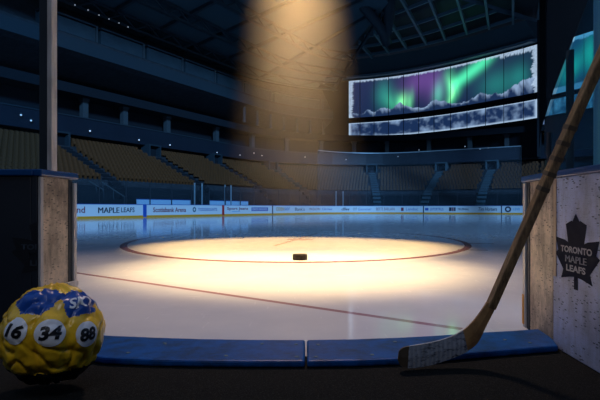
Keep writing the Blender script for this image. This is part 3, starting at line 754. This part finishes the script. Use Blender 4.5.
# left jamb
K0, K1 = Vector((-1.688, 3.75, 0)), Vector((-1.732, 3.33, 0))
kd = (K1 - K0).normalized(); kn = Vector((1, 0, 0)) - kd * (Vector((1, 0, 0)).dot(kd)); kn.normalize()
BL = 1.125
r = empty('gate_post', (K0 + K1) / 2, 'worn beige gate post at left, behind the yellow ball', 'gate post', 'gate posts')
part('post_face', slab(K0 + kd * .06, K1 - kd * .03, kn, -.045, -.004, 0, BL - .03), M['jamb'], r, bevel=.004)
part('corner_strip', slab(K1 - kd * .035, K1, kn, -.014, .004, 0, BL - .035), M['steel'], r, bevel=.004)
part('edge_channel', slab(K0 - kd * .005, K0 + kd * .035, kn, -.10, .014, 0, BL - .06), M['steel'], r, bevel=.004)['label'] = 'pale steel edge channel'
part('groove', slab(K0 + kd * .036, K0 + kd * .085, kn, -.02, .0, 0, BL - .035), M['dark_post'], r)
part('cap', slab(K0 - kd * .02, K1 + kd * .012, kn, -.12, .018, BL - .03, BL + .014), M['cap'], r, bevel=.008)
part('hinge_bracket', slab(K0 + kd * .0, K0 + kd * .14, kn, .0, .03, .30, .34), M['steel'], r, bevel=.004)
# left board panel (unlit outer side, its shade put into the colours)
PX = -1.738
r = empty('board_panel', (-2.4, 3.45, 0), 'rink board at left, shade in its dark colour, with a barely visible maple leaf emblem', 'rink board')
part('panel', MB().box(-3.3, PX - .055, 3.332, 3.50, 0, BL - .03).box(PX - .055, PX - .012, 3.332, 3.357, 0, BL - .03), M['shaded_panel'], r, bevel=.006)
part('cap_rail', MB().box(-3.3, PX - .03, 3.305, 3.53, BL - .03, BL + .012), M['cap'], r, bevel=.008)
emblem(r, (-1.70, 3.3318, .88 - 8 * 3.33 / F), (1, 0, 0), (0, -1, 0), .222, .43, M['leaf_shaded'], M['letter_shaded'], clip=-.052)

# near glass: left
r = empty('near_glass_panel', (-2.4, 3.46, BL), 'clear glass pane with pale steel post on the left board', 'glass panel')
part('pane', MB().box(-3.3, -1.79, 3.455, 3.467, BL + .012, 3.2), M['near_glass'], r)
part('frame', MB().box(-1.79, -1.731, 3.43, 3.49, BL + .012, 3.2), M['dark_post'], r, bevel=.004)
part('post', MB().box(-1.731, -1.699, 3.42, 3.50, BL + .012, 3.2), M['steel'], r, bevel=.004)
# near glass: right, cut at a slant
def inp(px, py):       # a point of the right board's own upright plane
    k = (px - 300) / F; o = A0 - nl * .06; t_ = (k * o.y - o.x) / (dy.x - k * dy.y); p = o + dy * t_
    return Vector((p.x, p.y, HC + (208 - py) / F * p.y))
r = empty('near_glass_panel', A0, 'blue tinted slant-cut glass pane on the right board, the stick across it', 'glass panel')
far0 = inp(545, 171); nr = A1 - nl * .06
part('pane', MB().prism([Vector((far0.x, far0.y, BZ + .012)), inp(544, 128), inp(588, 0), Vector((inp(596, 0).x, inp(596, 0).y, 2.35)), Vector((nr.x, nr.y, 2.35)), Vector((nr.x, nr.y, BZ + .012))], -nl * .012), M['tint_glass'], r)
# boards and glass that go on right of the gate
B0, B1 = Vector((1.86, 3.80, 0)), Vector((4.4, 5.27, 0)); bd = (B1 - B0).normalized(); bn = Vector((bd.y, -bd.x, 0))
r = empty('corner_boards', (B0 + B1) / 2, 'glass fronted rink boards curving away behind the right board', 'rink boards')
part('board_panel', slab(B0, B1, bn, -.06, .06, 0, BZ - .02), M['board'], r); part('cap_rail', slab(B0, B1, bn, -.07, .07, BZ - .02, BZ + .02), M['cap'], r)
part('glass', slab(B0 + bd * .02, B1, bn, -.006, .006, BZ + .02, 3.2), M['near_glass'], r)
for q in (570, 597.5):
    k = (q - 300) / F; t_ = (k * B0.y - B0.x) / (bd.x - k * bd.y); p = B0 + bd * t_
    top = 3.2 if q > 580 else HC + (208 - 50) / F * p.y
    part('post', slab(p - bd * .009, p + bd * .009, bn, -.03, .03, BZ + .02, top), M['stanchion'] if q > 580 else M['dark_post'], r, bevel=.003)

# ------------------------------------------------------------------ hockey stick
wood = mat('worn wooden shaft', (.26, .17, .09), .5, .4); t = NT(wood)
n1 = t.noise(t.coord(scale=(30, 30, 3)), 2.0, 5, .7); t.base(t.mix(t.ramp(n1, .35, .7), (.38, .24, .11), (.085, .052, .028))); t.bump(n1, .15)
tape = mat('grey white tape', (.36, .38, .42), .7, .3); t = NT(tape)
wv = t.new('ShaderNodeTexWave'); wv.bands_direction = 'X'; t.link(t.coord(), wv.inputs['Vector']); wv.inputs['Scale'].default_value = 12; wv.inputs['Distortion'].default_value = 1.5
n1 = t.noise(t.coord(scale=(14, 14, 30)), 1.6, 5, .7); c = t.mix(t.ramp(n1, .50, .66), (.40, .42, .46), (.05, .055, .07)); t.base(c); t.bump(wv.outputs['Fac'], .25)
heel_wood = speckled('orange brown heel wood', (.46, .25, .09), (.24, .12, .045), 9, .4, .65, .5, .1)
black_tape = mat('dark toe tape', (.10, .07, .04), .7)
def heel_pt(px, py, d): return at(px, py, d)
stick = empty('hockey_stick', at(440, 360, 2.75), 'worn wooden hockey stick with taped blade leaning on the right board', 'hockey stick')
# shaft: rectangular section that runs up to the right
pa, pb = at(490.5, 307, 2.815), at(597.5, 66, 2.50)
ax = (pb - pa).normalized(); end = pa + ax * 1.74
view = Vector((pa.x, pa.y, pa.z - HC)).normalized()
side = ax.cross(view).normalized(); dep = ax.cross(side).normalized()
# turn the section so that a lit narrow face and a dark broad face both show
SROT = math.radians(25)
ca, sa = math.cos(SROT), math.sin(SROT); s1 = side * ca + dep * sa; s2 = dep * ca - side * sa
def shaft_mb(p, q, wa, wb, wa2=None, wb2=None):
    wa2 = wa2 or wa; wb2 = wb2 or wb
    v = [p + s1 * wa * i + s2 * wb * j for i, j in ((-1, -1), (1, -1), (1, 1), (-1, 1))] + [q + s1 * wa2 * i + s2 * wb2 * j for i, j in ((-1, -1), (1, -1), (1, 1), (-1, 1))]
    return MB().add(v, [(3, 2, 1, 0), (4, 5, 6, 7), (0, 1, 5, 4), (1, 2, 6, 5), (2, 3, 7, 6), (3, 0, 4, 7)])
part('shaft', shaft_mb(pa, end, .0225, .030), wood, stick, bevel=.006)
# blade: outline in the photo's view, curved in depth, solid
upper = [(398.5, 352, 2.70), (402, 348.2, 2.71), (410, 346.2, 2.72), (428, 343.2, 2.745), (446, 338.6, 2.77), (460, 332.2, 2.79), (470.5, 323.5, 2.80), (479, 313.5, 2.81), (487, 301.5, 2.812)]
lower = [(397.6, 359, 2.70), (400.5, 365, 2.71), (409, 367.4, 2.72), (428, 365, 2.745), (447, 359.4, 2.77), (464, 352.6, 2.79), (477, 343.5, 2.80), (485.5, 327, 2.81), (495.5, 307, 2.812)]
def blade_mb(i0, i1, th, grow=0.0, sub=4):
    def smp(c, t_):
        i = min(int(t_), len(c) - 2); f = t_ - i; p0, p1, p2, p3 = [Vector(c[max(0, min(len(c) - 1, i + k))]) for k in (-1, 0, 1, 2)]
        q = .5 * ((2 * p1) + (p2 - p0) * f + (2 * p0 - 5 * p1 + 4 * p2 - p3) * f * f + (3 * p1 - p0 - 3 * p2 + p3) * f ** 3); return at(q.x, q.y, q.z)
    vs = []; n = int((i1 - i0) * sub) + 1
    for k in range(n):
        t_ = i0 + (i1 - i0) * k / (n - 1); u, l = smp(upper, t_), smp(lower, t_); hv = (u - l).normalized() * grow
        u = u + hv; l = l - hv
        if l.z < .003: l.z = .003
        m_ = (u + l) / 2; dv = Vector((.15, 1, 0)).normalized() * (th + .012 * max(0, t_ - 5.5) / 2.5)
        vs += [u - dv * .6, m_ - dv, l - dv * .6, l + dv * .6, m_ + dv, u + dv * .6]
    fs = [(k * 6 + j, k * 6 + (j + 1) % 6, (k + 1) * 6 + (j + 1) % 6, (k + 1) * 6 + j) for k in range(n - 1) for j in range(6)] + [(5, 4, 3, 2, 1, 0), tuple(range(6 * n - 6, 6 * n))]
    return MB().add(vs, fs)
bl = part('blade', blade_mb(0, 8, .011), heel_wood, stick, bevel=.003)
part('tape', blade_mb(1.9, 5.25, .0135, .002), tape, bl, smooth=False)['label'] = 'grey white tape wound round the blade'
part('toe_tape', blade_mb(0.02, 1.9, .0125, .001), black_tape, bl)['label'] = 'dark tape on the toe'
# tape rings on the shaft
for f in (.50, .56, .62, .68, .74):
    p = pa + ax * (f * 1.4); part('grip_tape', shaft_mb(p, p + ax * .024, .0235, .031), black_tape, stick)

# ------------------------------------------------------------------ puck
pc = at(300, 260.4, HC * F / (260.4 - 208)); rp = .125
r = empty('hockey_puck', (pc.x, pc.y + rp * .8, 0), 'black hockey puck alone on the lit ice', 'puck')
prof = [(.0, .002), (rp * .96, .002), (rp, .008), (rp * 1.0, .088), (rp * .96, .097), (rp * .84, .098), (rp * .82, .096), (0.001, .096)]
obj('puck_body', MB().lathe(prof, (0, 0, 0), 48), M['puck'], r, smooth=False)
kn_ = MB()
for zz in (.022, .05, .078):
    kn_.lathe([(rp, zz - .004), (rp + .0018, zz), (rp, zz + .004)], (0, 0, 0), 48)
obj('knurled_band', kn_, M['puck'], r)

# ------------------------------------------------------------------ crumpled yellow and blue ball
foil = mat('crumpled yellow foil', (.92, .55, .02), .30, .6); t = NT(foil)
n1 = t.noise(t.coord(), 9, 5, .6); t.base(t.mix(t.ramp(n1, .4, .75), (.95, .58, .02), (.66, .36, .012))); t.bump(n1, .35, .02)
foil_blue = mat('crumpled blue foil', (.010, .07, .36), .28, .6); t = NT(foil_blue); n1 = t.noise(t.coord(), 10, 4); t.bump(n1, .35, .02)
foil_shaded = mat('underside in painted shade', (.006, .008, .014), .55, .3); t = NT(foil_shaded); t.bump(t.noise(t.coord(), 10, 4), .4, .02)  # shadow on the lower ball put into the colour
white_foil = mat('white patch', (.80, .83, .88), .4); digits = mat('black digits', (.006, .007, .010), .4)
BC = Vector((-1.196, 2.42, .272)); BR = .262
camv = Vector((0, 0, HC)) - BC
PATCH = [(-.172, -.005, 'p16'), (-.012, -.014, 'p34'), (.172, -.020, 'p88')]       # screen-like offsets resolved on the ball below
def bdir(px, py):
    """direction from the ball's centre to the surface point seen at (px, py)"""
    o = Vector((0, 0, HC)); dr = (at(px, py, 1.0) - o).normalized(); oc = o - BC; b = oc.dot(dr); c = oc.length_squared - BR * BR
    disc = b * b - c; tt = -b - math.sqrt(disc) if disc > 0 else -b
    return (o + dr * tt - BC).normalized()
PD = [(bdir(14, 331), .135), (bdir(50, 333), .165), (bdir(88, 334), .145)]
TOPS = [bdir(35, 296), bdir(84, 301)]
AZ = [math.atan2(d_.x, -d_.y) for d_, w_ in PD]
def radius(n):
    r_ = BR * (1 + .0 * n.z)
    az = math.atan2(n.x, -n.y)
    puff = 0
    for d_, w_ in PD: puff = max(puff, gauss(math.acos(max(-1, min(1, n.dot(d_)))), 0, .40))
    for d_ in TOPS: puff = max(puff, 1.1 * gauss(math.acos(max(-1, min(1, n.dot(d_)))), 0, .33))
    r_ *= .89 + .12 * puff
    cr_ = 1 - abs(noise.noise(n * 2.6 + Vector((4, 1, 2)))) * 2
    flat = 1 - .85 * max([gauss(math.acos(max(-1, min(1, n.dot(d_)))), 0, .34) for d_, w_ in PD] + [0])
    r_ += BR * flat * (-.085 * max(0, cr_) ** 5 + .045 * noise.noise(n * 4.5) + .018 * abs(noise.noise(n * 9)) )
    for f0, k0 in (((AZ[0] + AZ[1]) / 2, .085), ((AZ[1] + AZ[2]) / 2, .05)):
        r_ -= BR * k0 * gauss(az + .10 * noise.noise(n * 3), f0, .09) * gauss(n.z, -.05, .5)
    # gathered pleats round the crown and towards the base
    pole = max(0, abs(n.z) - .55) / .45
    r_ += BR * .03 * pole * math.sin(az * 11 + 2 * noise.noise(n * 2))
    return r_
def bpt(n, lift=0.0):
    p = BC + n * (radius(n) + lift); 
    if p.z < .004 + max(lift, 0): p.z = .004 + max(lift, 0)
    return p
bm = bmesh.new(); bmesh.ops.create_icosphere(bm, subdivisions=6, radius=1)
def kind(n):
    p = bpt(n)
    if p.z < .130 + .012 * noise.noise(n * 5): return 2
    e1 = math.acos(max(-1, min(1, n.dot(TOPS[0])))); e2 = math.acos(max(-1, min(1, n.dot(TOPS[1])))); w_ = .10 * noise.noise(n * 3.3)
    if e1 < .36 + w_ and n.z > .56 or e2 < .38 + w_ and n.z > .46: return 1
    if n.dot(Vector((.25, .9, .35)).normalized()) > .72: return 1
    return 0
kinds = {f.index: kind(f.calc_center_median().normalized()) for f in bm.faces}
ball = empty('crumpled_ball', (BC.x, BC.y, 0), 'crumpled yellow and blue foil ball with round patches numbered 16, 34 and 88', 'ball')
for kk, nm, mt in ((0, 'yellow_body', foil), (1, 'blue_panel', foil_blue), (2, 'shaded_base', foil_shaded)):
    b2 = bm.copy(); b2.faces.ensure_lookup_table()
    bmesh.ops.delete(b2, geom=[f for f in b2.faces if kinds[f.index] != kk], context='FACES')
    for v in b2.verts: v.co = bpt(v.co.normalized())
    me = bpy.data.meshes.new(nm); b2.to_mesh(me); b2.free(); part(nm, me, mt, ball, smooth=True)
bm.free()
def frame(n):
    e = Vector((0, 0, 1)).cross(n).normalized(); return e, n.cross(e).normalized()
def drape(me, n0, lift, tilt=0.0):
    e, u = frame(n0)
    ct, st_ = math.cos(tilt), math.sin(tilt)
    for v in me.vertices:
        x, y = v.co.x, v.co.y; x, y = x * ct - y * st_, x * st_ + y * ct
        v.co = bpt((n0 + e * (x / BR) + u * (y / BR)).normalized(), lift)
    return me
def disc_mesh(rx, ry, rings=7, n=40):
    mbx = MB(); vs = [(0, 0, 0)]
    for i in range(1, rings + 1):
        for k in range(n): a_ = 2 * math.pi * k / n; vs.append((rx * i / rings * math.cos(a_), ry * i / rings * math.sin(a_), 0))
    fs = [(0, 1 + k, 1 + (k + 1) % n) for k in range(n)]
    for i in range(rings - 1):
        for k in range(n): fs.append((1 + i * n + k, 1 + (i + 1) * n + k, 1 + (i + 1) * n + (k + 1) % n, 1 + i * n + (k + 1) % n))
    return mbx.add(vs, fs).mesh('number_patch')
def subdivided(me, cuts=2):
    b = bmesh.new(); b.from_mesh(me); bmesh.ops.triangulate(b, faces=b.faces)
    for _ in range(cuts): bmesh.ops.subdivide_edges(b, edges=[e for e in b.edges if e.calc_length() > .012], cuts=1)
    b.to_mesh(me); b.free(); return me
for (d_, w_), txt, rx, ry, tl in zip(PD, ('16', '34', '88'), (.056, .068, .056), (.062, .062, .060), (-.12, 0, .02)):
    pt = part('number_patch', drape(disc_mesh(rx, ry), d_, .003), white_foil, ball, smooth=True); pt['label'] = 'round white patch numbered ' + txt
    part('number', drape(subdivided(fit(text_mesh(txt, 1, .045, .18), rx * 1.42, ry * .98)), d_, .0055, tl), digits, pt)
part('swirl_lettering', drape(subdivided(fit(text_mesh('SKY', 1, .03, .3), .14, .055)), bdir(83, 302), .005, -.2), white_foil, ball)

# ------------------------------------------------------------------ haze in the light beam
hz = bpy.data.materials.new('haze'); hz.use_nodes = True; t = hz.node_tree; t.nodes.clear()
out = t.nodes.new('ShaderNodeOutputMaterial'); vs_ = t.nodes.new('ShaderNodeVolumeScatter'); vs_.inputs['Color'].default_value = (1, .90, .72, 1); vs_.inputs['Anisotropy'].default_value = 0.0
t.links.new(vs_.outputs[0], out.inputs['Volume'])
class V2(NT):
    def __init__(s, m): s.t = m.node_tree; s.n = s.t.nodes
t2 = V2(hz); tc = t2.new('ShaderNodeTexCoord'); sp = t2.new('ShaderNodeSeparateXYZ'); t2.link(tc.outputs['Object'], sp.inputs[0])
rr_ = t2.math('SQRT', t2.math('ADD', t2.math('POWER', sp.outputs[0], 2), t2.math('POWER', sp.outputs[1], 2)))
rad = t2.math('ADD', 1.02, t2.math('MULTIPLY', t2.math('SUBTRACT', 6.4, sp.outputs[2]), .13))
k = t2.math('SUBTRACT', 1.0, t2.math('DIVIDE', rr_, rad)); fall = t2.math('POWER', t2.ramp(k, 0, .85), 1.7)
hgt = t2.ramp(sp.outputs[2], .3, 5.0); hgt = t2.math('ADD', t2.math('MULTIPLY', t2.math('POWER', hgt, 1.6), .93), .07)
nz = t2.ramp(t2.noise(t2.coord(scale=(1, 1, .5)), 1.1, 3), .25, .75)
dens = t2.math('MULTIPLY', t2.math('MULTIPLY', fall, hgt), t2.math('ADD', .6, t2.math('MULTIPLY', nz, .6)))
t2.link(t2.math('MULTIPLY', dens, .20), vs_.inputs['Density'])
BX, BY = -.06, 10.4
o = obj('haze', MB().lathe([(2.1, .5), (1.8, 2.4), (1.3, 6.3)], (0, 0, 0), 32), hz, loc=(BX, BY, 0))
tag(o, 'warm glowing haze hanging in the spotlight beam above the ice', 'haze', None, 'stuff')

# ------------------------------------------------------------------ light
def light(name, typ, loc, energy, col, target=None, **k):
    l = bpy.data.lights.new(name, typ); l.energy = energy; l.color = col
    for a, v in k.items(): setattr(l, a, v)
    o = bpy.data.objects.new(name, l); COL.objects.link(o); o.location = loc
    if target: o.rotation_euler = (Vector(target) - Vector(loc)).to_track_quat('-Z', 'Y').to_euler()
    return o
light('beam_spot', 'SPOT', (BX, 11.2, 9.5), 17500, (1, .62, .25), (BX, 11.6, 0), spot_size=math.radians(46), spot_blend=.5, shadow_soft_size=.15)
light('front_spot', 'SPOT', (BX, 8.0, 9.5), 15000, (1, .65, .30), (BX, 7.6, 0), spot_size=math.radians(37), spot_blend=.8, shadow_soft_size=.3)
light('soft_spot', 'SPOT', (0, 9.5, 9.5), 3300, (1, .71, .56), (0, 7.3, 0), spot_size=math.radians(64), spot_blend=1.0, shadow_soft_size=.6)
light('near_fill', 'POINT', (-.9, .7, 2.1), 24, (.96, .95, 1), shadow_soft_size=.25)  # unseen fill added to brighten the ball and the gate
el = math.radians(20); light('blue_fill_sun', 'SUN', (0, -10, 30), 3.2, (.22, .53, 1), Vector((0, -10, 30)) + Vector((-.36 * math.cos(el), .933 * math.cos(el), -math.sin(el))), angle=math.radians(6))  # made-up blue sun, added to brighten the far boards and ice
W = bpy.data.worlds.new('world'); S.world = W; W.use_nodes = True
bg = W.node_tree.nodes['Background']; bg.inputs[0].default_value = (.21, .35, .66, 1); bg.inputs[1].default_value = .44

# unseen wall added behind the eye to keep the blue sun off the gate
struct('wall_near_shade', MB().box(-40, 40, -4.6, -4.0, -.05, 7.0), M['tier'])
# ------------------------------------------------------------------ camera
cam = bpy.data.cameras.new('camera'); cam.sensor_width = 36; cam.lens = F / 600 * 36; cam.shift_y = 8 / 600; cam.clip_end = 400
co = bpy.data.objects.new('camera', cam); COL.objects.link(co); co.location = (0, 0, HC); co.rotation_euler = (math.pi / 2, 0, 0); S.camera = co
S.view_settings.view_transform = 'Standard'; S.view_settings.look = 'None'; S.view_settings.gamma = 1; S.view_settings.exposure = 0
S.cycles.use_denoising = True
S.cycles.max_bounces = 8; S.cycles.transparent_max_bounces = 16
